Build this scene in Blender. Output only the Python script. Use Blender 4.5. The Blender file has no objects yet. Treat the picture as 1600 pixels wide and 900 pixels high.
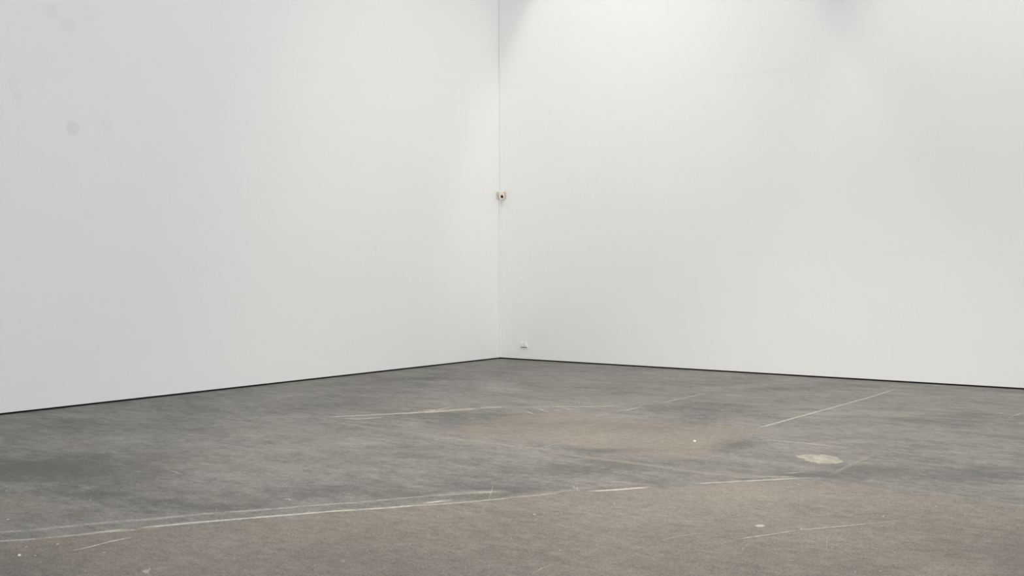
import bpy, bmesh, math, random
import numpy as np
from mathutils import Vector, Matrix

# ------------------------------------------------------------------ camera
# Room axes: the far corner is the origin, wall_right is the plane y=0 (x>0),
# wall_left is the plane x=0 (y<0). Metres.
F = 1770.0; CX, CY = 800.0, 450.0; HZ = 413.0; ROLL = 0.0033
EYE = 1.6
COR = (781.0, 560.3)                       # foot of the corner in the photograph
def unroll(px, py):
    dx, dy = px - CX, py - CY
    return CX + dx*math.cos(ROLL) - dy*math.sin(ROLL), CY + dx*math.sin(ROLL) + dy*math.cos(ROLL)
ux, uy = unroll(*COR)
DEP = EYE * F / (uy - HZ)
CXX = (ux - CX) / F * DEP                  # corner, camera space (right, forward)
v2 = (ux - (uy - HZ)/0.0626, HZ)           # vanishing point of the right wall
e1 = Vector((CX - v2[0], -F)).normalized() # along wall_right, towards the viewer
e2 = Vector((e1.y, -e1.x))                 # along wall_left, towards the viewer
cam_xy = Vector((-CXX, -DEP))
CAM = Vector((cam_xy.dot(e1), -cam_xy.dot(e2), EYE))
def to_room(r, f):                         # camera (right, forward) vector -> room xy
    v = Vector((r, f)); return Vector((v.dot(e1), -v.dot(e2)))
fwd = to_room(0, 1); rgt = to_room(1, 0)

sc = bpy.context.scene
cd = bpy.data.cameras.new('camera'); cam = bpy.data.objects.new('camera', cd); sc.collection.objects.link(cam)
R = Matrix(((rgt.x, 0, -fwd.x), (rgt.y, 0, -fwd.y), (0, 1, 0))).to_4x4()
cam.matrix_world = Matrix.Translation(CAM) @ R @ Matrix.Rotation(-ROLL, 4, 'Z')
cd.sensor_width = 36; cd.lens = F/1600*36
cd.shift_y = -(CY - HZ)/1600; cd.clip_start = .05; cd.clip_end = 100
sc.camera = cam

# ------------------------------------------------------------------ light
sc.view_settings.view_transform = 'Standard'; sc.view_settings.look = 'None'
sc.view_settings.gamma = 1; sc.view_settings.use_curve_mapping = False
sc.view_settings.exposure = 0.0
w = bpy.data.worlds.new('world'); sc.world = w; w.use_nodes = True
w.node_tree.nodes['Background'].inputs[0].default_value = (.8, .88, 1, 1)
w.node_tree.nodes['Background'].inputs[1].default_value = .2

H = 9.6; RX, RY = 27.0, -29.0              # room height and extent
def area(name, loc, sx, sy, power, col):
    l = bpy.data.lights.new(name, 'AREA'); l.shape = 'RECTANGLE'; l.size = sx; l.size_y = sy
    l.energy = power; l.color = col
    o = bpy.data.objects.new(name, l); sc.collection.objects.link(o); o.location = loc
    return o
area('skylight', (5.0, -5.0, H-.12), 4.0, 4.0, 100, (.935, .965, 1.0))
o = area('daylight_fill', (RX-.1, -4.0, 3.8), 5.0, 8.0, 1730, (.945, .97, 1.0)); o.rotation_euler = (0, math.radians(90), 0)  # added fill light with no opening behind it, evens out the left wall
o = area('daylight_fill', (5.0, RY+.1, 3.8), 8.0, 5.0, 1710, (.945, .97, 1.0)); o.rotation_euler = (math.radians(90), 0, 0)  # second added fill, out of view, evens out the right wall
def spot(name, loc, aim, half, blend, power, col, rad=.12):
    l = bpy.data.lights.new(name, 'SPOT'); l.spot_size = 2*math.radians(half); l.spot_blend = blend
    l.energy = power; l.color = col; l.shadow_soft_size = rad
    o = bpy.data.objects.new(name, l); sc.collection.objects.link(o); o.location = loc
    o.rotation_euler = (Vector(aim) - Vector(loc)).to_track_quat('-Z', 'Y').to_euler()
    return o
WARM = (1.0, .90, .76)
spot('wash_or_fill_spot', (2.6, -2.5, 9.0), (2.9, 0, 4.5), 33, 0.24, 315, (1.0, .93, .83))
spot('wash_or_fill_spot', (9.0, -2.5, 9.0), (9.2, 0, 4.5), 37.5, .45, 400, WARM)
spot('wash_or_fill_spot', (7.0, -7.4, 9.2), (6.9, -6.0, 0), 42, 1.0, 2900, (1, .93, .83))  # added fill spot, unseen: brightens the middle of the floor
spot('wash_or_fill_spot', (5.5, -5.5, 9.2), (1.0, -1.0, .6), 36, 1.0, 520, WARM)  # added fill spot, unseen: lifts both walls and the floor near the corner

# ------------------------------------------------------------------ nodes
class NT:
    def __init__(s, mat):
        mat.use_nodes = True; s.t = mat.node_tree; s.n = s.t.nodes; s.bs = s.n['Principled BSDF']
    def link(s, a, b): s.t.links.new(a, b)
    def put(s, sock, v):
        if isinstance(v, (int, float)): sock.default_value = v
        elif isinstance(v, (tuple, list)): sock.default_value = tuple(v) if len(v) != 3 or sock.type == 'VECTOR' else (*v, 1)
        else: s.link(v, sock)
    def math(s, op, a, b=0.0, c=0.0, clamp=False):
        m = s.n.new('ShaderNodeMath'); m.operation = op; m.use_clamp = clamp
        for k, v in enumerate((a, b, c)): s.put(m.inputs[k], v)
        return m.outputs[0]
    def obj(s): return s.n.new('ShaderNodeTexCoord').outputs['Object']
    def geo(s): return s.n.new('ShaderNodeNewGeometry').outputs['Position']
    def scale(s, v, sc_, loc=(0,0,0), rot=(0,0,0)):
        m = s.n.new('ShaderNodeMapping'); s.link(v, m.inputs[0])
        m.inputs['Scale'].default_value = sc_; m.inputs['Location'].default_value = loc; m.inputs['Rotation'].default_value = rot
        return m.outputs[0]
    def noise(s, v, scale, detail=5, rough=.5, dist=0):
        m = s.n.new('ShaderNodeTexNoise'); s.link(v, m.inputs['Vector'])
        m.inputs['Scale'].default_value = scale; m.inputs['Detail'].default_value = detail
        m.inputs['Roughness'].default_value = rough; m.inputs['Distortion'].default_value = dist
        return m.outputs['Fac']
    def ramp(s, v, a, b, c=0.0, d=1.0):
        m = s.n.new('ShaderNodeMapRange'); m.interpolation_type = 'SMOOTHSTEP'
        for k, x in enumerate((v, a, b, c, d)): s.put(m.inputs[k], x)
        return m.outputs[0]
    def mix(s, f, a, b, mode='MIX'):
        m = s.n.new('ShaderNodeMix'); m.data_type = 'RGBA'; m.blend_type = mode
        s.put(m.inputs[0], f); s.put(m.inputs[6], a); s.put(m.inputs[7], b)
        return m.outputs[2]
    def attr(s, name):
        m = s.n.new('ShaderNodeAttribute'); m.attribute_name = name; return m.outputs['Fac']
    def bump(s, h, strength, dist):
        m = s.n.new('ShaderNodeBump'); m.inputs['Strength'].default_value = strength; m.inputs['Distance'].default_value = dist
        s.link(h, m.inputs['Height']); s.link(m.outputs[0], s.bs.inputs['Normal'])
def lin(r, g, b):
    f = lambda c: (c/255/12.92) if c/255 <= .04045 else ((c/255+.055)/1.055)**2.4
    return (f(r), f(g), f(b))
def plain(name, col, rough=.5, spec=.5):
    m = bpy.data.materials.new(name); t = NT(m)
    p = t.obj(); n = t.noise(p, 40, 4)
    c = t.mix(t.ramp(n, .3, .7), tuple(x*.93 for x in col), tuple(min(1, x*1.04) for x in col))
    t.link(c, t.bs.inputs['Base Color']); t.bs.inputs['Roughness'].default_value = rough
    t.bs.inputs['Specular IOR Level'].default_value = spec
    return m

# plaster wall paint; stains = [(a, b, ra, rb, tilt, strength)] in wall coordinates (along, height)
def wall_mat(name, axis, col, stains, seams):
    m = bpy.data.materials.new(name); t = NT(m)
    p = t.geo(); sep = t.n.new('ShaderNodeSeparateXYZ'); t.link(p, sep.inputs[0])
    a = sep.outputs['X'] if axis == 'x' else t.math('MULTIPLY', sep.outputs['Y'], -1.0)
    z = sep.outputs['Z']
    cmb = t.n.new('ShaderNodeCombineXYZ'); t.link(a, cmb.inputs[0]); t.link(z, cmb.inputs[1]); q = cmb.outputs[0]
    big = t.noise(q, .55, 3); mid = t.noise(t.scale(q, (1, 3.2, 1)), 1.4, 6, .6)
    fine = t.noise(t.scale(q, (1, 2.5, 1)), 22, 4, .6); brush = t.noise(t.scale(q, (5, .5, 1)), 3, 4, .6)
    k = t.math('MULTIPLY_ADD', big, .030, .953)
    k = t.math('ADD', k, t.math('MULTIPLY', mid, .018))
    k = t.math('ADD', k, t.math('MULTIPLY', brush, .018))
    k = t.math('ADD', k, t.math('MULTIPLY', fine, .035))
    wob = t.noise(q, 5, 3)
    for (sa, sz, ra, rb, tilt, st) in stains:
        da = t.math('SUBTRACT', a, sa); dz = t.math('SUBTRACT', z, sz)
        c_, s_ = math.cos(tilt), math.sin(tilt)
        u = t.math('DIVIDE', t.math('ADD', t.math('MULTIPLY', da, c_), t.math('MULTIPLY', dz, s_)), ra)
        v = t.math('DIVIDE', t.math('SUBTRACT', t.math('MULTIPLY', dz, c_), t.math('MULTIPLY', da, s_)), rb)
        d = t.math('SQRT', t.math('ADD', t.math('MULTIPLY', u, u), t.math('MULTIPLY', v, v)))
        d = t.math('ADD', d, t.math('MULTIPLY_ADD', wob, .5, -.25))
        k = t.math('SUBTRACT', k, t.math('MULTIPLY', t.ramp(d, 1.12, .78), st))
    bh = t.math('ADD', t.math('MULTIPLY', mid, .5), t.math('MULTIPLY', fine, .12))
    for (sa, sz, la, slope) in seams:      # skimmed-over board joints: a darker colour band fading downwards
        da = t.math('SUBTRACT', a, sa)
        dz = t.math('SUBTRACT', z, t.math('MULTIPLY_ADD', da, slope, sz))
        dz = t.math('ADD', dz, t.math('MULTIPLY_ADD', wob, .03, -.015))
        inz = t.math('MULTIPLY', t.ramp(dz, -.055, -.004), t.ramp(dz, .012, .0))
        ina = t.ramp(t.math('ABSOLUTE', da), la, la*.55)
        k = t.math('SUBTRACT', k, t.math('MULTIPLY', t.math('MULTIPLY', inz, ina), .022))
    c = t.n.new('ShaderNodeVectorMath'); c.operation = 'SCALE'; c.inputs[0].default_value = col; t.link(k, c.inputs['Scale'])
    t.link(c.outputs[0], t.bs.inputs['Base Color'])
    t.bs.inputs['Roughness'].default_value = .8; t.bs.inputs['Specular IOR Level'].default_value = .25
    t.bump(bh, .35, .01)
    return m

# ------------------------------------------------------------------ mesh helpers
def link(name, me, mat, parent=None, kind=None, label=None):
    o = bpy.data.objects.new(name, me); sc.collection.objects.link(o)
    if mat: me.materials.append(mat)
    if parent: o.parent = parent
    if kind: o['kind'] = kind
    if label: o['label'] = label
    return o
def bm_obj(name, bm, mat, parent=None, smooth=False, **kw):
    me = bpy.data.meshes.new(name); bm.normal_update(); bm.to_mesh(me); bm.free()
    if smooth:
        for p in me.polygons: p.use_smooth = True
    return link(name, me, mat, parent, **kw)
def box(bm, x0, x1, y0, y1, z0, z1, bev=0, seg=2):
    r = bmesh.ops.create_cube(bm, size=1.0)
    for v in r['verts']:
        v.co = Vector((x0+(v.co.x+.5)*(x1-x0), y0+(v.co.y+.5)*(y1-y0), z0+(v.co.z+.5)*(z1-z0)))
    if bev:
        es = list({e for v in r['verts'] for e in v.link_edges})
        bmesh.ops.bevel(bm, geom=es, offset=bev, segments=seg, affect='EDGES', profile=.5)
def box_obj(name, mat, dims, parent=None, bev=0, seg=2, **kw):
    bm = bmesh.new(); box(bm, *dims, bev=bev, seg=seg); return bm_obj(name, bm, mat, parent, **kw)
def disc(bm, c, r, y0, y1, n=32, r2=None):     # short cylinder whose axis is y
    r2 = r if r2 is None else r2
    a = [bm.verts.new((c[0]+r*math.cos(2*math.pi*k/n), y0, c[1]+r*math.sin(2*math.pi*k/n))) for k in range(n)]
    b = [bm.verts.new((c[0]+r2*math.cos(2*math.pi*k/n), y1, c[1]+r2*math.sin(2*math.pi*k/n))) for k in range(n)]
    for k in range(n): bm.faces.new((a[k], a[(k+1) % n], b[(k+1) % n], b[k]))
    bm.faces.new(b); bm.faces.new(a[::-1])
def thing(name, label, cat, loc=(0,0,0), group=None):
    o = bpy.data.objects.new(name, None); sc.collection.objects.link(o); o.location = loc
    o['label'] = label; o['category'] = cat; o.empty_display_size = .05
    if group: o['group'] = group
    return o

# photograph pixel -> point on the floor / on a wall, in room coordinates
def ray(px, py):
    x, y = unroll(px, py)
    d = to_room((x-CX)/F, 1.0); return Vector((d.x, d.y, -(y-HZ)/F))
def on_floor(px, py):
    d = ray(px, py); t = -EYE/d.z; return CAM + d*t
def on_right(px, py):
    d = ray(px, py); t = -CAM.y/d.y; p = CAM + d*t; return (p.x, p.z)
def on_left(px, py):
    d = ray(px, py); t = -CAM.x/d.x; p = CAM + d*t; return (-p.y, p.z)

# ------------------------------------------------------------------ walls
def stain(fn, px, py, rx, ry, st, tilt=0):
    a, z = fn(px, py); a2, _ = fn(px+rx, py); _, z2 = fn(px, py-ry)
    return (a, z, abs(a2-a), abs(z2-z), tilt, st)
L_ST = [stain(on_left, 81, 17, 11, 12, 0.045), stain(on_left, 106, 38, 12, 12, 0.042),
        stain(on_left, 114, 200, 11, 12, 0.075, .35), stain(on_left, 165, 196, 11, 12, 0.019),
        stain(on_left, 139, 20, 11, 12, 0.015), stain(on_left, 22, 135, 8, 25, 0.024, -.35),
        stain(on_left, 150, 232, 10, 8, 0.013), stain(on_left, 28, 158, 9, 14, 0.018)]
R_ST = [stain(on_right, 1512, 431, 12, 11, .010), stain(on_right, 1378, 538, 12, 10, .010),
        stain(on_right, 1212, 118, 9, 8, .010)]
def seam(px, py, half, fn=on_right, slope=0.0):
    a, z = fn(px, py); a2, _ = fn(px+half, py); return (a, z, abs(a2-a), slope)
SEAM = [seam(1190, 112, 62, slope=.03), seam(1195, 394, 62), seam(1435, 392, 72, slope=.01), seam(885, 318, 34)]
M_left = wall_mat('white_wall_paint_left', 'y', (.80, .80, .79), L_ST, [])
M_right = wall_mat('white_wall_paint_right', 'x', (.80, .80, .79), R_ST, SEAM)
M_side = wall_mat('white_wall_paint', 'x', (.78, .775, .76), [], [])
M_dark = plain('dark_recess', (.012, .012, .013), .8, .2)
M_ceil = plain('ceiling_paint', (.72, .72, .71), .8, .2)
GAP = .021; TH = .05
box_obj('wall_right', M_right, (.004, RX, 0, TH, GAP, H), kind='structure')
box_obj('wall_left', M_left, (-TH, 0, RY, TH, GAP, H), kind='structure')
box_obj('baseboard_right', M_dark, (-TH, RX, .035, TH+.02, -.02, GAP-.001), kind='structure')
box_obj('baseboard_left', M_dark, (-TH-.02, -.035, RY, .035, -.02, GAP-.001), kind='structure')
box_obj('wall_front', M_side, (-TH, RX, RY-.1, RY, 0, H), kind='structure')
box_obj('wall_side', M_side, (RX, RX+.1, RY, TH, 0, H), kind='structure')
box_obj('trim_1', M_dark, (-TH, .0035, .02, TH+.02, GAP, H), kind='structure')      # dark joint behind the corner of the two walls
box_obj('ceiling', M_ceil, (-TH, RX, RY, TH, H, H+.1), kind='structure')

# ------------------------------------------------------------------ floor
def poly(pts): return np.array([tuple(on_floor(*p)[:2]) for p in pts])
def sdf(P, X, Y):                           # signed distance, inside > 0
    d = np.full(X.shape, 1e9); ins = np.zeros(X.shape, bool); n = len(P)
    for i in range(n):
        a, b = P[i], P[(i+1) % n]; e = b-a
        wx, wy = X-a[0], Y-a[1]
        t = np.clip((wx*e[0]+wy*e[1])/(e@e+1e-12), 0, 1)
        d = np.minimum(d, np.hypot(wx-t*e[0], wy-t*e[1]))
        c = ((a[1] <= Y) != (b[1] <= Y)) & (X < a[0]+(Y-a[1])/(b[1]-a[1]+1e-12)*e[0])
        ins ^= c
    return np.where(ins, d, -d)
STEP = .08
xs = np.append(np.arange(-TH, 16, STEP), [16.5, RX]); ys = np.append([RY, -20.5], np.arange(-20, TH+STEP, STEP))
X, Y = np.meshgrid(xs, ys)
fore = poly([(-200,862),(0,847),(300,822),(520,801),(700,788),(860,769),(1015,763),(1120,756),(1250,751),(1340,757),
             (1450,774),(1600,790),(2000,835),(2600,1100),(2300,1900),(-900,1900),(-900,930)])
mid_ = poly([(700,676),(745,662),(800,650),(865,642),(930,648),(960,656),(1060,661),(1193,671),(1165,684),(1115,703),
            (1108,711),(1060,714),(990,712),(955,704),(900,698),(860,691),(795,686),(740,684)])
low_ = poly([(640,694),(720,690),(800,700),(870,706),(900,716),(850,724),(780,716),(700,706)])
up_ = poly([(560,605),(640,600),(760,604),(830,612),(900,632),(880,640),(800,640),(700,628),(600,616)])
lf_ = poly([(-200,760),(0,757),(90,762),(200,778),(260,790),(330,806),(200,820),(0,836),(-200,850)])
rt_ = poly([(1250,690),(1330,684),(1420,690),(1440,700),(1360,700),(1280,697)])
sf = sdf(fore, X, Y)
beige = np.clip(sf/.30, -1, 1)
for P, k, s in ((mid_, 1.0, .30), (low_, .45, .5), (up_, .30, .7), (lf_, .55, .6), (rt_, .25, .5)):
    v = np.clip(sdf(P, X, Y)/s, -1, 1); beige = np.maximum(beige, np.where(v > -1, (v+1)*k*.5*2-1, -1))
tone = np.zeros(X.shape)
def blob(px, py, rx, ry, amt):
    global tone
    c = on_floor(px, py); a = on_floor(px+rx, py); b = on_floor(px, py+ry)
    ax = np.array([a.x-c.x, a.y-c.y]); bx = np.array([b.x-c.x, b.y-c.y])
    Mi = np.linalg.inv(np.array([ax, bx]).T)
    u = Mi[0,0]*(X-c.x)+Mi[0,1]*(Y-c.y); v = Mi[1,0]*(X-c.x)+Mi[1,1]*(Y-c.y)
    tone += amt*np.exp(-(u*u+v*v))
for b in ((130,801,13,7,-.30),(60,735,130,20,-.30),(255,783,50,6,-.28),(330,792,60,5,-.3),(160,772,45,5,-.2),
          (1000,724,90,8,-.22),(905,735,80,8,-.22),(960,704,60,4,-.2),(1150,696,35,8,-.3),(800,765,60,6,-.28),
          (640,775,50,4,-.2),(520,766,110,8,-.12),(1240,742,45,4,-.25),(1330,735,60,10,-.12),(1500,740,120,14,-.18),
          (1080,640,90,8,-.2),(1500,655,120,12,-.1),(700,650,90,8,-.14),(880,606,90,6,-.14),(660,592,60,3,-.2),
          (1250,607,80,3,-.16),(560,630,80,8,-.1),(330,640,120,8,-.08),(120,650,60,4,.1),(220,690,80,6,.08),
          (450,740,120,5,.04),(700,735,110,6,.03),(620,704,130,12,-.12),(790,605,30,10,.16),(1300,645,160,3,.14),(1020,655,60,5,.05),
          (1380,668,90,6,.08),(560,692,60,4,.16),(850,628,60,3,.12),(930,685,110,12,.12),(1100,690,40,8,.10),
          (1120,770,160,14,.10),(900,790,160,10,.05),(1500,860,140,22,-.10),(1590,880,40,60,-.18),(700,880,150,20,-.04),
          (1340,890,60,8,-.06),(50,885,90,40,-.08)):
    blob(*b)
def grid_mesh():
    ny, nx = X.shape
    co = np.stack([X.ravel(), Y.ravel(), np.zeros(X.size)], 1)
    i = np.arange(nx*ny).reshape(ny, nx)
    q = np.stack([i[:-1,:-1], i[:-1,1:], i[1:,1:], i[1:,:-1]], -1).reshape(-1, 4)
    me = bpy.data.meshes.new('floor'); me.from_pydata(co.tolist(), [], q.tolist())
    for nm, arr in (('beige', beige), ('tone', tone)):
        at = me.attributes.new(nm, 'FLOAT', 'POINT'); at.data.foreach_set('value', arr.ravel().astype(np.float32))
    return me
GREY_D, GREY_L = lin(88, 87, 84), lin(134, 131, 126)
BEI_D, BEI_L = lin(108, 102, 95), lin(133, 125, 116)
def floor_mat():
    m = bpy.data.materials.new('worn_painted_concrete'); t = NT(m); p = t.geo()
    warp = t.noise(p, 2.2, 8, .65)
    e = t.math('ADD', t.attr('beige'), t.math('MULTIPLY_ADD', warp, 1.7, -.85))
    bf = t.ramp(e, -.28, .30)
    n1 = t.noise(p, .75, 9, .62, .5)
    n2 = t.noise(t.scale(p, (1, 2.6, 1), rot=(0,0,.32)), 1.5, 10, .68, .4)
    n3 = t.noise(t.scale(p, (1, 1.8, 1), rot=(0,0,-.5)), 5.5, 8, .7)
    n4 = t.noise(t.scale(p, (1, 1.5, 1), rot=(0,0,.9)), 13, 8, .82)
    g = t.math('ADD', t.math('MULTIPLY', n1, .22), t.math('ADD', t.math('MULTIPLY', n2, .26), t.math('MULTIPLY', n3, .26)))
    g = t.math('ADD', g, t.math('MULTIPLY', n4, .26))
    g = t.math('ADD', g, t.math('MULTIPLY', t.attr('tone'), .36))
    grey = t.mix(t.ramp(g, .38, .62), GREY_D, GREY_L)
    # pale polished streaks in the grey paint
    st = t.noise(t.scale(p, (.55, 3.4, 1), rot=(0,0,.18)), 2.3, 8, .72, .8)
    grey = t.mix(t.ramp(st, .60, .78, 0, .45), grey, lin(150, 147, 141))
    b2 = t.math('ADD', t.math('MULTIPLY', n1, .35), t.math('ADD', t.math('MULTIPLY', n3, .35), t.math('MULTIPLY', n4, .30)))
    b2 = t.math('ADD', b2, t.math('MULTIPLY', t.attr('tone'), .6))
    bei = t.mix(t.ramp(b2, .36, .64), BEI_D, BEI_L)
    c = t.mix(bf, grey, bei)
    hue = t.noise(p, 1.1, 4, .5)
    c = t.mix(t.ramp(hue, .45, .75, 0, .30), c, lin(126, 118, 107))
    # grit: fine salt-and-pepper grain
    f1 = t.noise(p, 14, 7, .92); f2 = t.noise(p, 70, 3, .85)
    gr = t.math('ADD', t.math('MULTIPLY_ADD', f1, 2.2, -.10), t.math('MULTIPLY_ADD', f2, 2.8, -1.40))
    sc_ = t.n.new('ShaderNodeVectorMath'); sc_.operation = 'SCALE'; t.link(c, sc_.inputs[0]); t.link(gr, sc_.inputs['Scale'])
    # tiny flecks of paint, too small to pick apart
    vo = t.n.new('ShaderNodeTexVoronoi'); t.link(p, vo.inputs['Vector']); vo.inputs['Scale'].default_value = 4.5
    fl = t.math('MULTIPLY', t.ramp(vo.outputs['Distance'], .028, .018), t.ramp(t.noise(p, .9, 2), .52, .6))
    c = t.mix(t.math('MULTIPLY', fl, .4), sc_.outputs[0], lin(160, 156, 148))
    t.link(c, t.bs.inputs['Base Color'])
    t.link(t.ramp(g, .3, .7, .62, .46), t.bs.inputs['Roughness'])
    t.bs.inputs['Specular IOR Level'].default_value = .35
    t.bump(t.math('ADD', n3, t.math('MULTIPLY', f1, .4)), .10, .01)
    return m
M_floor = floor_mat()
floor = link('floor', grid_mesh(), M_floor, kind='structure')

# ---- marks worn into and painted onto the floor: flat paint, chalk and tape films lying on it
def mark_mat(name, col, strength, wear=.5, scale=9.0):
    m = bpy.data.materials.new(name); t = NT(m); p = t.geo()
    n = t.noise(p, scale, 6, .7); f = t.noise(p, 60, 3, .7)
    a = t.math('MULTIPLY', t.ramp(n, wear-.14, wear+.12, .25, 1), t.ramp(f, .25, .65, .55, 1))
    a = t.math('MULTIPLY', a, t.math('MULTIPLY', t.attr('edge'), strength), clamp=True)
    t.put(t.bs.inputs['Base Color'], col); t.link(a, t.bs.inputs['Alpha']); t.bs.inputs['Roughness'].default_value = .6
    return m
MM = {'thin': mark_mat('thin_scratch', lin(184,179,170), .62, .36), 'fresh': mark_mat('fresh_scratch', lin(196,191,182), .85, .36),
      'tape': mark_mat('worn_white_tape', lin(188,184,175), .85, .38), 'chalk': mark_mat('chalk_line', lin(200,195,186), .9, .40),
      'pale': mark_mat('pale_paint_line', lin(184,179,170), .76, .41), 'faint': mark_mat('faint_scuff', lin(176,171,163), .40, .44),
      'tan': mark_mat('tan_glue_line', lin(170,163,154), .50, .42), 'dark': mark_mat('dark_scuff', lin(58,56,53), .6, .45),
      'white': mark_mat('white_scratch', lin(206,201,190), .9, .38)}
ZL = [0.0006]
def strip(name, mat, pts, wpx, label=None, soft=.45):
    # pts: centre line; wpx: width seen in the photograph, turned into a real width on the floor
    if name == 'scratch': mat = {'faint': 'thin', 'pale': 'fresh'}.get(mat, mat)
    P = []
    for i in range(len(pts)-1):
        n = max(1, int(math.dist(pts[i], pts[i+1])/14))
        for k in range(n): P.append(tuple(pts[i][j]+(pts[i+1][j]-pts[i][j])*k/n for j in (0, 1)))
    P.append(pts[-1]); n = len(P)
    W = wpx if isinstance(wpx, (list, tuple)) else (wpx, wpx)
    vs, fs, ed = [], [], []; ZL[0] += .00001
    rnd = random.Random(int(pts[0][0]*7+pts[0][1]))
    for i, p in enumerate(P):
        a, b = P[max(0, i-1)], P[min(n-1, i+1)]
        d = Vector((b[0]-a[0], b[1]-a[1])).normalized(); nn = Vector((-d.y, d.x))
        w_ = (W[0]+(W[-1]-W[0])*i/(n-1))*(.85+.3*rnd.random())
        end = .25 if i in (0, n-1) else 1
        for s, e in ((-.5, 0), (-.5*soft, 1), (.5*soft, 1), (.5, 0)):
            q = on_floor(p[0]+nn.x*w_*s, p[1]+nn.y*w_*s); vs.append((q.x, q.y, ZL[0])); ed.append(e*end)
        if i:
            for k in range(3):
                j = (i-1)*4+k; fs.append((j, j+1, j+5, j+4))
    me = bpy.data.meshes.new(name); me.from_pydata(vs, [], fs)
    at = me.attributes.new('edge', 'FLOAT', 'POINT'); at.data.foreach_set('value', ed)
    return link(name, me, MM[mat], floor, label=label)
# long double line across the foreground
strip('painted_line', 'tape', [(-40,848.5),(60,842),(150,833),(220,827)], 3.4, 'lower pale stripe of the long double line, left end')
strip('painted_line', 'white', [(140,833),(200,826.5)], (2.6,2.2))
strip('painted_line', 'white', [(215,825.5),(300,817),(410,808),(520,799),(600,794),(660,789)], (3.8,2.6), 'bright lower stripe of the long double line')
strip('painted_line', 'tape', [(640,791),(700,787),(730,784.5),(800,778)], (2.6,2.2))
strip('painted_line', 'pale', [(40,830),(150,818),(230,812),(300,805),(345,801)], (6.5,5), 'broad faded upper stripe of the long double line', soft=.25)
strip('painted_line', 'pale', [(350,801),(420,796),(500,789),(560,785),(600,781)], (4.2,2.8))
strip('painted_line', 'pale', [(575,784),(640,777.5),(700,773),(790,767)], (2.2,1.6))
strip('painted_line', 'pale', [(-40,834),(45,829)], (3,4))
strip('scuff_mark', 'faint', [(680,774),(740,769),(800,768)], (7,9))
strip('scuff_mark', 'pale', [(735,770),(780,768)], 4)
strip('scuff_mark', 'white', [(660,787),(690,783),(705,781.5)], 3)
strip('scuff_mark', 'pale', [(790,778),(840,774),(880,769)], 3)
strip('scuff_mark', 'tan', [(850,772),(900,764),(960,757),(1015,757)], (6,4))
strip('painted_line', 'white', [(918,768),(970,765),(1016,761)], (2.6,3), 'short bright white stripe in the middle foreground')
strip('painted_line', 'tan', [(862,768),(915,767)], 3.5)
strip('painted_line', 'tape', [(1085,756),(1160,752),(1220,749),(1256,747)], (2.2,2.6), 'thin white line right of the middle foreground')
strip('scuff_mark', 'white', [(1205,742),(1225,740)], 2)
strip('scuff_mark', 'pale', [(1225,740),(1255,738)], 2.2)
strip('scuff_mark', 'pale', [(1190,745),(1240,745)], 3)
strip('scuff_mark', 'faint', [(1130,747),(1180,745),(1250,747),(1290,748)], (5,4))
# lines parallel to the left wall
strip('painted_line', 'tape', [(1184,669),(1240,653.5),(1300,637),(1360,620.5),(1404,606.5)], (2.8,1.7), 'straight cream floor line running up to the right wall', soft=.6)
strip('painted_line', 'faint', [(1404,606.5),(1420,602.5)], 1.5)
strip('painted_line', 'tape', [(963,643.5),(985,639.5),(1003,635.2)], (1.6,2.0), 'short cream line dash in the middle distance')
strip('painted_line', 'pale', [(1029,630),(1060,624),(1102,614.5)], (1.8,1.4), 'faint cream line dash in the middle distance')
strip('painted_line', 'tan', [(838,676),(890,672),(920,664),(952,656.5)], (1.6,2.2))
strip('painted_line', 'faint', [(1055,643),(1110,631)], 1.2)
strip('painted_line', 'tan', [(1296,742),(1330,726),(1360,713),(1378,705.5)], (7,2.6), 'faded tan line beside the white filler patch')
strip('painted_line', 'tan', [(1545,668),(1560,661.5)], 2.4)
strip('painted_line', 'pale', [(1576,653),(1606,641.5)], (2.2,2.6), 'pale line dash at the right edge')
strip('painted_line', 'faint', [(1450,701),(1460,697)], 1.8)
# lines parallel to the right wall
strip('painted_line', 'tan', [(950,657),(1000,662),(1060,668),(1108,673.5)], (1.8,1.4), 'thin pale line crossing the beige patch')
strip('painted_line', 'pale', [(1188,686),(1240,691),(1300,697.5),(1332,701)], (1.8,1.3), 'thin pale line behind the white filler patch')
strip('painted_line', 'faint', [(1332,701),(1378,706)], 1.6)
strip('scuff_mark', 'tan', [(672,682),(740,690),(800,697),(860,703.5),(900,707)], (4,3.5))
strip('scuff_mark', 'tan', [(700,687),(770,693),(800,696)], 2)
strip('scuff_mark', 'tan', [(885,711),(960,720),(1020,728),(1080,737),(1130,742),(1190,745)], (4,6))
strip('scuff_mark', 'faint', [(1075,752),(1120,754)], 2)
strip('scuff_mark', 'faint', [(505,655),(560,666),(640,676),(740,690)], (3,5))
strip('scuff_mark', 'faint', [(1200,649),(1290,652),(1330,656)], 2)
strip('scuff_mark', 'faint', [(1340,646),(1420,651),(1500,655),(1560,658)], (4,3))
strip('scuff_mark', 'faint', [(1330,652),(1390,661),(1440,665)], 3)
strip('scuff_mark', 'faint', [(1400,668),(1470,677),(1500,680)], (3,2))
strip('scuff_mark', 'white', [(1465,677),(1478,679)], 1.4)
strip('scuff_mark', 'faint', [(1080,627),(1180,631),(1220,634)], 3)
strip('scuff_mark', 'faint', [(820,606),(880,607),(940,610)], 2.6)
strip('scuff_mark', 'faint', [(420,619),(520,606),(640,604)], 2.2)
strip('scuff_mark', 'faint', [(1540,694),(1600,698)], 3)
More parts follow.
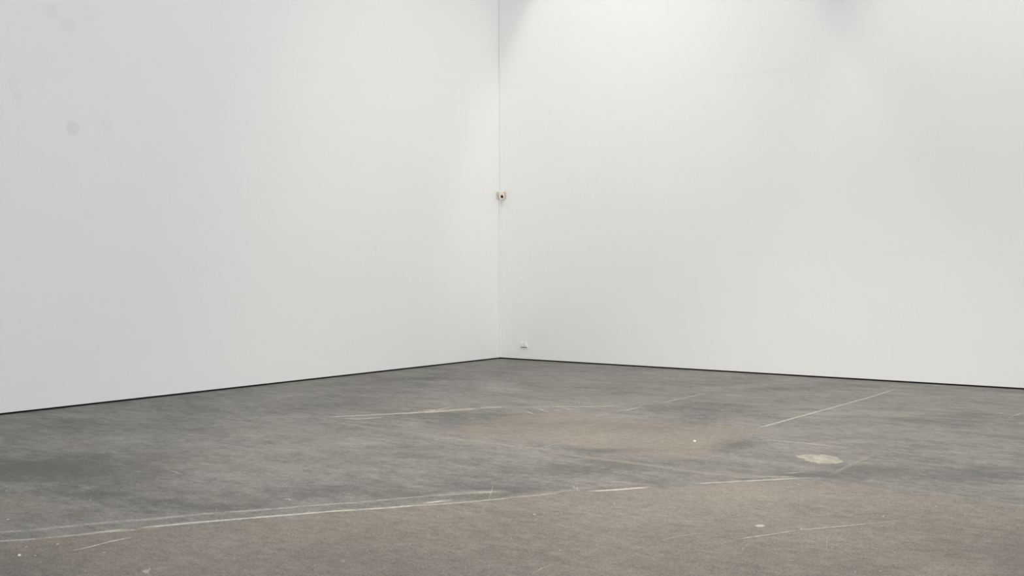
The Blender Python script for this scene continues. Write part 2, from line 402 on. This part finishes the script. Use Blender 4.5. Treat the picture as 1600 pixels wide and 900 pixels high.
# thin scratches in the middle distance
strip('scratch', 'chalk', [(507,652),(560,649.5),(620,646.5),(670,643),(700,637),(712,635)], (1.6,1.2), 'long thin scratch left of the middle')
strip('scratch', 'chalk', [(650,645),(700,641),(760,637),(800,635)], 1.5)
strip('scratch', 'pale', [(620,647),(680,644),(750,639.5)], 1.3)
strip('scratch', 'white', [(655,642),(690,640)], 1.4)
strip('scratch', 'pale', [(800,637),(840,636),(900,635.5),(960,635)], 1.0)
strip('scratch', 'pale', [(817,641),(828,645),(838,648)], 1.4)
strip('scratch', 'pale', [(833,637),(848,641),(860,645.5)], 1.6)
strip('scratch', 'pale', [(872,636),(890,640),(908,643)], 1.4)
strip('scratch', 'faint', [(733,654),(755,653)], 2.2)
strip('scratch', 'white', [(732,654.5),(742,652)], 1.2)
strip('scratch', 'white', [(745,653),(754,654)], 1.2)
strip('scratch', 'pale', [(525,653),(560,655),(600,652)], 1.4)
strip('scratch', 'faint', [(840,701),(872,693)], 1.6)
strip('scratch', 'tan', [(805,697),(860,704)], 1.2)
strip('scratch', 'white', [(186,672),(185.5,681)], 1.3, 'short bright scratch on the far left floor')
strip('scratch', 'faint', [(245,697),(270,697)], 1.4)
strip('scratch', 'pale', [(261,734),(275,738),(288,744)], (1.6,2.0))
strip('scratch', 'pale', [(365,774),(380,775)], 1.4)
strip('scratch', 'pale', [(400,768),(415,763.5)], 1.4)
strip('scratch', 'faint', [(210,762),(250,757)], 1.2)
strip('scratch', 'pale', [(437,781),(452,780),(458,782)], 1.6)
for a, b in (((562,764),(572,764)),((635,759),(660,761)),((673,763),(682,763)),((600,766),(608,765)),((955,753.5),(978,754)),
             ((790,742),(801,742.5)),((970,753),(980,754)),((1195,741),(1202,741)),((545,686),(550,685)),((620,644),(628,643.5)),
             ((395,684),(410,684)),((620,720),(640,721)),((630,757),(645,757.5)),((472,757.5),(488,757))):
    strip('scuff_mark', 'chalk', [a, b], 1.9)
# loose curved and fine scratches in the foreground
strip('scratch', 'pale', [(58,815),(50,823),(44,830)], 1.3, 'slanting scratch at the far left foreground')
strip('scratch', 'chalk', [(105,862.5),(140,855),(175,846),(205,840)], (1.6,2.4), 'straight pale scratch below the double line')
strip('scratch', 'chalk', [(213,845),(222,842)], 2)
strip('scratch', 'pale', [(771,753),(768,768),(763,781)], (1.2,1.6), 'thin upright curved scratch in the middle foreground')
strip('scratch', 'faint', [(763,781),(757,793),(751,802)], 1.0)
strip('scratch', 'chalk', [(597,841),(610,836.5)], (1.2,2))
strip('scratch', 'chalk', [(617,833),(620,831)], 1.8)
strip('scratch', 'chalk', [(671,827.5),(676,824)], 1.6)
strip('scratch', 'pale', [(893,755),(897,762),(906,769)], 1.8)
strip('scratch', 'chalk', [(900.5,757),(902,764),(906,768)], 1.6)
strip('scratch', 'faint', [(995,818),(1005,825),(1020,830.5)], 1.2)
strip('scratch', 'faint', [(1020,848),(1060,838),(1100,833)], 1.4)
strip('scratch', 'tan', [(1070,863),(1120,852),(1150,844),(1200,836)], (1.4,1.8))
strip('scratch', 'pale', [(1150,843),(1200,836),(1245,829)], 1.5)
strip('scratch', 'pale', [(1245,829),(1300,824),(1360,818.5)], (1.6,1.4), 'long straight scratch in the right foreground')
strip('scratch', 'faint', [(1360,819),(1400,814)], 2)
strip('scratch', 'faint', [(1265,806.5),(1300,805.5)], 1.6)
strip('scratch', 'pale', [(1325,804.5),(1352,801)], 2)
strip('scratch', 'faint', [(1352,802),(1372,800)], 2)
strip('scratch', 'pale', [(1297,835),(1292,845),(1291,856),(1293,862)], (1.2,1.4), 'hook-shaped scratch in the right foreground')
strip('scratch', 'faint', [(960,813),(1040,811)], 1.0)
strip('scratch', 'faint', [(1060,815),(1120,816)], 1.4)
strip('scratch', 'pale', [(830,898),(845,889),(862,883)], 1.3)
strip('scratch', 'faint', [(952,898),(966,893)], 1.6)
strip('scratch', 'faint', [(882,898),(905,893)], 1.2)
strip('scratch', 'chalk', [(1023,875),(1028,878)], 1.6)
strip('scratch', 'faint', [(480,880),(505,885),(522,889)], 1.4)
strip('scratch', 'faint', [(265,894),(272,900)], 1.6)
strip('scratch', 'faint', [(1545,710),(1590,713)], 2)
strip('scratch', 'faint', [(1160,758),(1162,760)], 1.6)
strip('scuff_mark', 'dark', [(1348,608.5),(1353,609)], 1.6)
strip('scuff_mark', 'dark', [(188,868-0),(192,868)], 1.0)
strip('scuff_mark', 'dark', [(190,687.5),(197,688)], 1.6)
strip('scuff_mark', 'dark', [(1060,579.5),(1075,580)], .8)
strip('scuff_mark', 'faint', [(1355,750),(1364,750.5)], 1.6)

# filler patch in the floor: thin hardened skin, slightly proud, uneven edge
M_fill = bpy.data.materials.new('cement_filler'); t = NT(M_fill); p = t.geo()
n = t.noise(t.scale(p, (1, 3, 1), rot=(0,0,.3)), 9, 8, .75, .5); f = t.noise(p, 40, 4, .8)
c = t.mix(t.ramp(n, .42, .58), lin(132,129,119), lin(176,172,160)); c = t.mix(t.ramp(f, .3, .8, 0, .3), c, lin(130,127,118))
t.link(c, t.bs.inputs['Base Color']); t.bs.inputs['Roughness'].default_value = .75
def patch(name, mat, pts, h, parent=None, jag=.0, seed=1, **kw):
    rnd = random.Random(seed); P = [on_floor(*q) for q in pts]; n = len(P); out = []
    for i in range(n):
        a, b = P[i], P[(i+1) % n]
        for k in range(3):
            q = a.lerp(b, k/3); out.append(Vector((q.x+rnd.uniform(-jag, jag), q.y+rnd.uniform(-jag, jag), 0)))
    c = sum(out, Vector())/len(out)
    bm = bmesh.new()
    lo = [bm.verts.new((q.x, q.y, 0.0002)) for q in out]
    hi = [bm.verts.new((c.x+(q.x-c.x)*.93, c.y+(q.y-c.y)*.93, h)) for q in out]
    m_ = len(out)
    for i in range(m_): bm.faces.new((lo[i], lo[(i+1) % m_], hi[(i+1) % m_], hi[i]))
    cv = bm.verts.new((c.x, c.y, h*1.1))
    for i in range(m_): bm.faces.new((hi[i], hi[(i+1) % m_], cv))
    bmesh.ops.recalc_face_normals(bm, faces=bm.faces)
    return bm_obj(name, bm, mat, parent, **kw)
patch('filler_patch', M_fill, [(1243,712),(1256,710.2),(1280,710),(1296,711.3),(1312,717),(1319,722),(1308,724),(1280,724.2),(1264,721.5),(1250,716)],
      .0025, floor, jag=.012, label='oval cream filler patch in the grey floor')

# spots of dried paint stuck to the floor
M_fleck = plain('dried_white_paint', lin(200, 197, 190), .6)
M_fleck2 = plain('dried_cream_paint', lin(184, 179, 168), .7)
def fleck(px, py, rpx, bright=True, seed=0):
    c = on_floor(px, py); s = (on_floor(px+1, py)-c).length
    v_ = (on_floor(px, py+1)-c).length
    r = rpx*s*.9; rnd = random.Random(int(px*13+py*7)); bm = bmesh.new(); n = 8
    # drops are a little longer away from the viewer, with a rounded crown
    vd = Vector((fwd.x, fwd.y)); hd = Vector((rgt.x, rgt.y)); k_ = min(1.0*v_*rpx*.55, r*2.2)
    ring = []
    for i in range(n):
        a = 2*math.pi*i/n; q = rnd.uniform(.75, 1.15)
        d = hd*(r*q*math.cos(a)) + vd*(k_*q*math.sin(a)); ring.append(bm.verts.new((c.x+d.x, c.y+d.y, 0)))
    top = bm.verts.new((c.x, c.y, r*.18+.0015))
    for i in range(n): bm.faces.new((ring[i], ring[(i+1) % n], top))
    return bm_obj('paint_fleck', bm, M_fleck if bright else M_fleck2, floor, smooth=True)
for f in ((10,767,1.4),(12,811.5,2.0),(55,868,1.6),(95,855,1.3,0),(118,846.5,1.2,0),(41,854,1.8,0),(90,850,2.4,0),(163,863,1.8,0),(133,892,1.4,0),
          (139,789.5,1.2,0),(141,781,1.6,0),(313,813,.9,0),(322,816,.9,0),(338,797,1.0),(338,815,1.0),(261,820,1.2),(298,813,1.2,0),(453,781,1.3),
          (482,799.5,1.2),(684,806.5,1.5),(685,814,.9),(632,810,.9),(668,836.5,.8),(671,836.5,.8),(577,864,.9),(703,851,1.0),(798,841,1.0),(796,812,.9),
          (592,823,.7),(641,850,1.2,0),(537,877,1.8,0),(451,834,1.2,0),(458,834.5,1.2,0),(728,887,1.0),(860,744.5,1.0),(960,787,1.4,0),(835,803.5,2.2,0),
          (838,811,1.2,0),(878,801,1,0),(883,825,.9,0),(875,859.5,1.2),(915,864,.9,0),(983,863.5,.8,0),(1053,734,1.2,0),(1127,808,.8),
          (1161,857,1.4,0),(1067,692.5,1.1),(1088,626.5,1.0),(905,630,1.1),(1248,757,1.0),(1380,806.5,1.7),(1252,826.5,1.4,0),(1346,826,1.0),
          (1271,846.5,1.0),(1400,857,.9),(1234,875.5,.9),(1239,875.5,.9),(1336,893,1.3,0),(1376,892,1.6,0),(1508,804,1.0,0),(1564,645.5,1.2),
          (1399,641,.9),(1463,791,.9,0),(1363,750,1.0,0),(1030,734,.9,0),(434,623.5,1.1),(598,666.5,.9),(446,673,.7),(425,666,.6),(500,730,.8),
          (1325,754,.8,0),(1462,791,.8),(1113,682,.7),(1299,855,.7),(1540,747,.9,0),(233,826,.9,0)):
    fleck(f[0], f[1], f[2], len(f) < 4 or f[3])

# ------------------------------------------------------------------ loose scraps lying on the floor
M_paper = plain('white_paper_scrap', lin(222, 220, 215), .7)
M_chip = plain('cream_plaster_chip', lin(188, 183, 172), .8)
M_chip2 = plain('dusty_plaster_chip', lin(172, 161, 149), .8)
def scrap(name, label, cat, pts, mat, h, seed):
    o = patch(name, mat, pts, h, None, jag=.004, seed=seed)
    c = sum((Vector(v.co) for v in o.data.vertices), Vector())/len(o.data.vertices); c.z = 0
    for v in o.data.vertices: v.co -= c
    o.location = c; o['label'] = label; o['category'] = cat
    return o
scrap('paper_scrap', 'tiny bright white paper scrap on the beige floor patch', 'scrap', [(1083.2,688.4),(1086,688),(1087.4,689),(1086.6,690.2),(1083.8,689.9)], M_paper, .003, 3)
scrap('plaster_chip', 'flat cream diamond-shaped chip on the right foreground floor', 'chip', [(1179.5,822),(1185,820.2),(1190,820.6),(1195.5,822),(1190,823.4),(1184,823.6)], M_chip, .004, 4)
scrap('plaster_chip', 'dusty beige ragged chip at the bottom left of the floor', 'chip', [(221,893),(227,890.5),(231,891),(235.5,888.5),(234,892),(232,895.5),(226,896)], M_chip2, .004, 5)
scrap('paint_chip', 'small bright paint chip at the far left above the double line', 'chip', [(27.8,867.4),(30,866.4),(32.4,866.8),(33,868),(30.6,868.9),(28.2,868.6)], M_paper, .003, 6)

# ------------------------------------------------------------------ fittings on the right wall
M_cream = plain('cream_plastic', lin(226, 214, 190), .45)
M_white = plain('white_plastic', lin(236, 236, 232), .45)
M_trunk = plain('painted_trunking', lin(232, 232, 229), .5)
M_black = plain('black_glass', (.006, .008, .009), .25)
M_orange = plain('orange_label', lin(222, 150, 88), .6)
M_grey = plain('mid_grey_plastic', lin(120, 116, 108), .6)  # plain grey for screws, divider and the strip under the outlets
# wall sensor high in the corner
cz_ = on_right(785.7, 306.3)[1]
t_ = thing('wall_sensor', 'small cream sensor box with a black window high up in the room corner', 'sensor', (.105, -.062, cz_))
t_.rotation_euler = (0, 0, math.radians(34))
W2, H2, D = .038, .062, .026
box_obj('housing', M_cream, (-W2, W2, -D, D, -H2, H2), t_, bev=.008, seg=3)
box_obj('bracket', M_white, (-.052, .010, D-.006, D+.030, -H2+.012, H2+.016), t_, bev=.004, label='white bracket reaching back to the wall')
box_obj('cover_hood', M_white, (-.026, .034, -D-.006, D-.004, H2-.004, H2+.012), t_, bev=.004)
box_obj('sensor_window', M_black, (-.021, .021, -D-.003, -D+.01, -.040, .006), t_, bev=.002, label='square black window')
box_obj('indicator_label', M_orange, (-.018, .018, -D-.002, -D+.006, .012, .024), t_, bev=.001, label='small orange label')
box_obj('lower_lip', M_white, (-.018, .018, -D-.008, -D+.01, -.056, -.045), t_, bev=.003)
for x in (-.026, .026):
    bm = bmesh.new(); disc(bm, (x, H2-.014), .004, -D+.002, -D-.002, 10); bm_obj('screw', bm, M_grey, t_)
# surface conduit down the corner
o = box_obj('cable_trunking', M_trunk, (.001, .034, -.016, 0, GAP+.002, cz_-H2+.01), bev=.003, seg=2)
o['label'] = 'thin white cable trunking running down the corner below the sensor'; o['category'] = 'trunking'
# round blanking cover
rx_, rz_ = on_right(813.6, 435.3)
t_ = thing('blanking_cover', 'small round white blanking cover on the right wall', 'cover plate', (rx_, 0, rz_))
bm = bmesh.new(); disc(bm, (0, 0), .036, 0, -.007, 32, .033); bm_obj('cover_disc', bm, M_white, t_)
bm = bmesh.new(); disc(bm, (0, 0), .021, -.006, -.010, 28, .019); bm_obj('centre_cap', bm, M_white, t_)
# double wall socket
def socket(px, py):
    x, z = on_right(px, py)
    t_ = thing('wall_socket', 'white double wall socket low on the right wall near the corner', 'socket', (x, 0, z))
    w, h = .067, .045
    box_obj('back_box', M_white, (-w, w, -.018, 0, -h, h), t_, bev=.005)
    for sx in (-1, 1):
        a, b = (-w+.006, -.003) if sx < 0 else (.003, w-.006)
        fp = box_obj('socket_plate', M_white, (a, b, -.024, -.016, -h+.016, h-.007), t_, bev=.003)
        m_ = (a+b)/2
        bm = bmesh.new(); disc(bm, (m_, .004), .021, -.0238, -.0258, 28, .019); bm_obj('socket_ring', bm, M_white, fp)
        for s2 in (-1, 1):
            bm = bmesh.new(); disc(bm, (m_+s2*.0095, .004), .0024, -.0256, -.0262, 10); bm_obj('socket_hole', bm, M_black, fp)
    box_obj('divider', M_grey, (-.0028, .0028, -.0215, -.015, -h+.016, h-.007), t_, label='dark joint between the two outlets')
    box_obj('lower_strip', M_grey, (-w+.004, w-.004, -.021, -.012, -h+.002, -h+.014), t_, bev=.001, label='dark strip along the lower edge')  # grey bar, darker than the plates above it
    return t_
socket(819.4, 539.2)
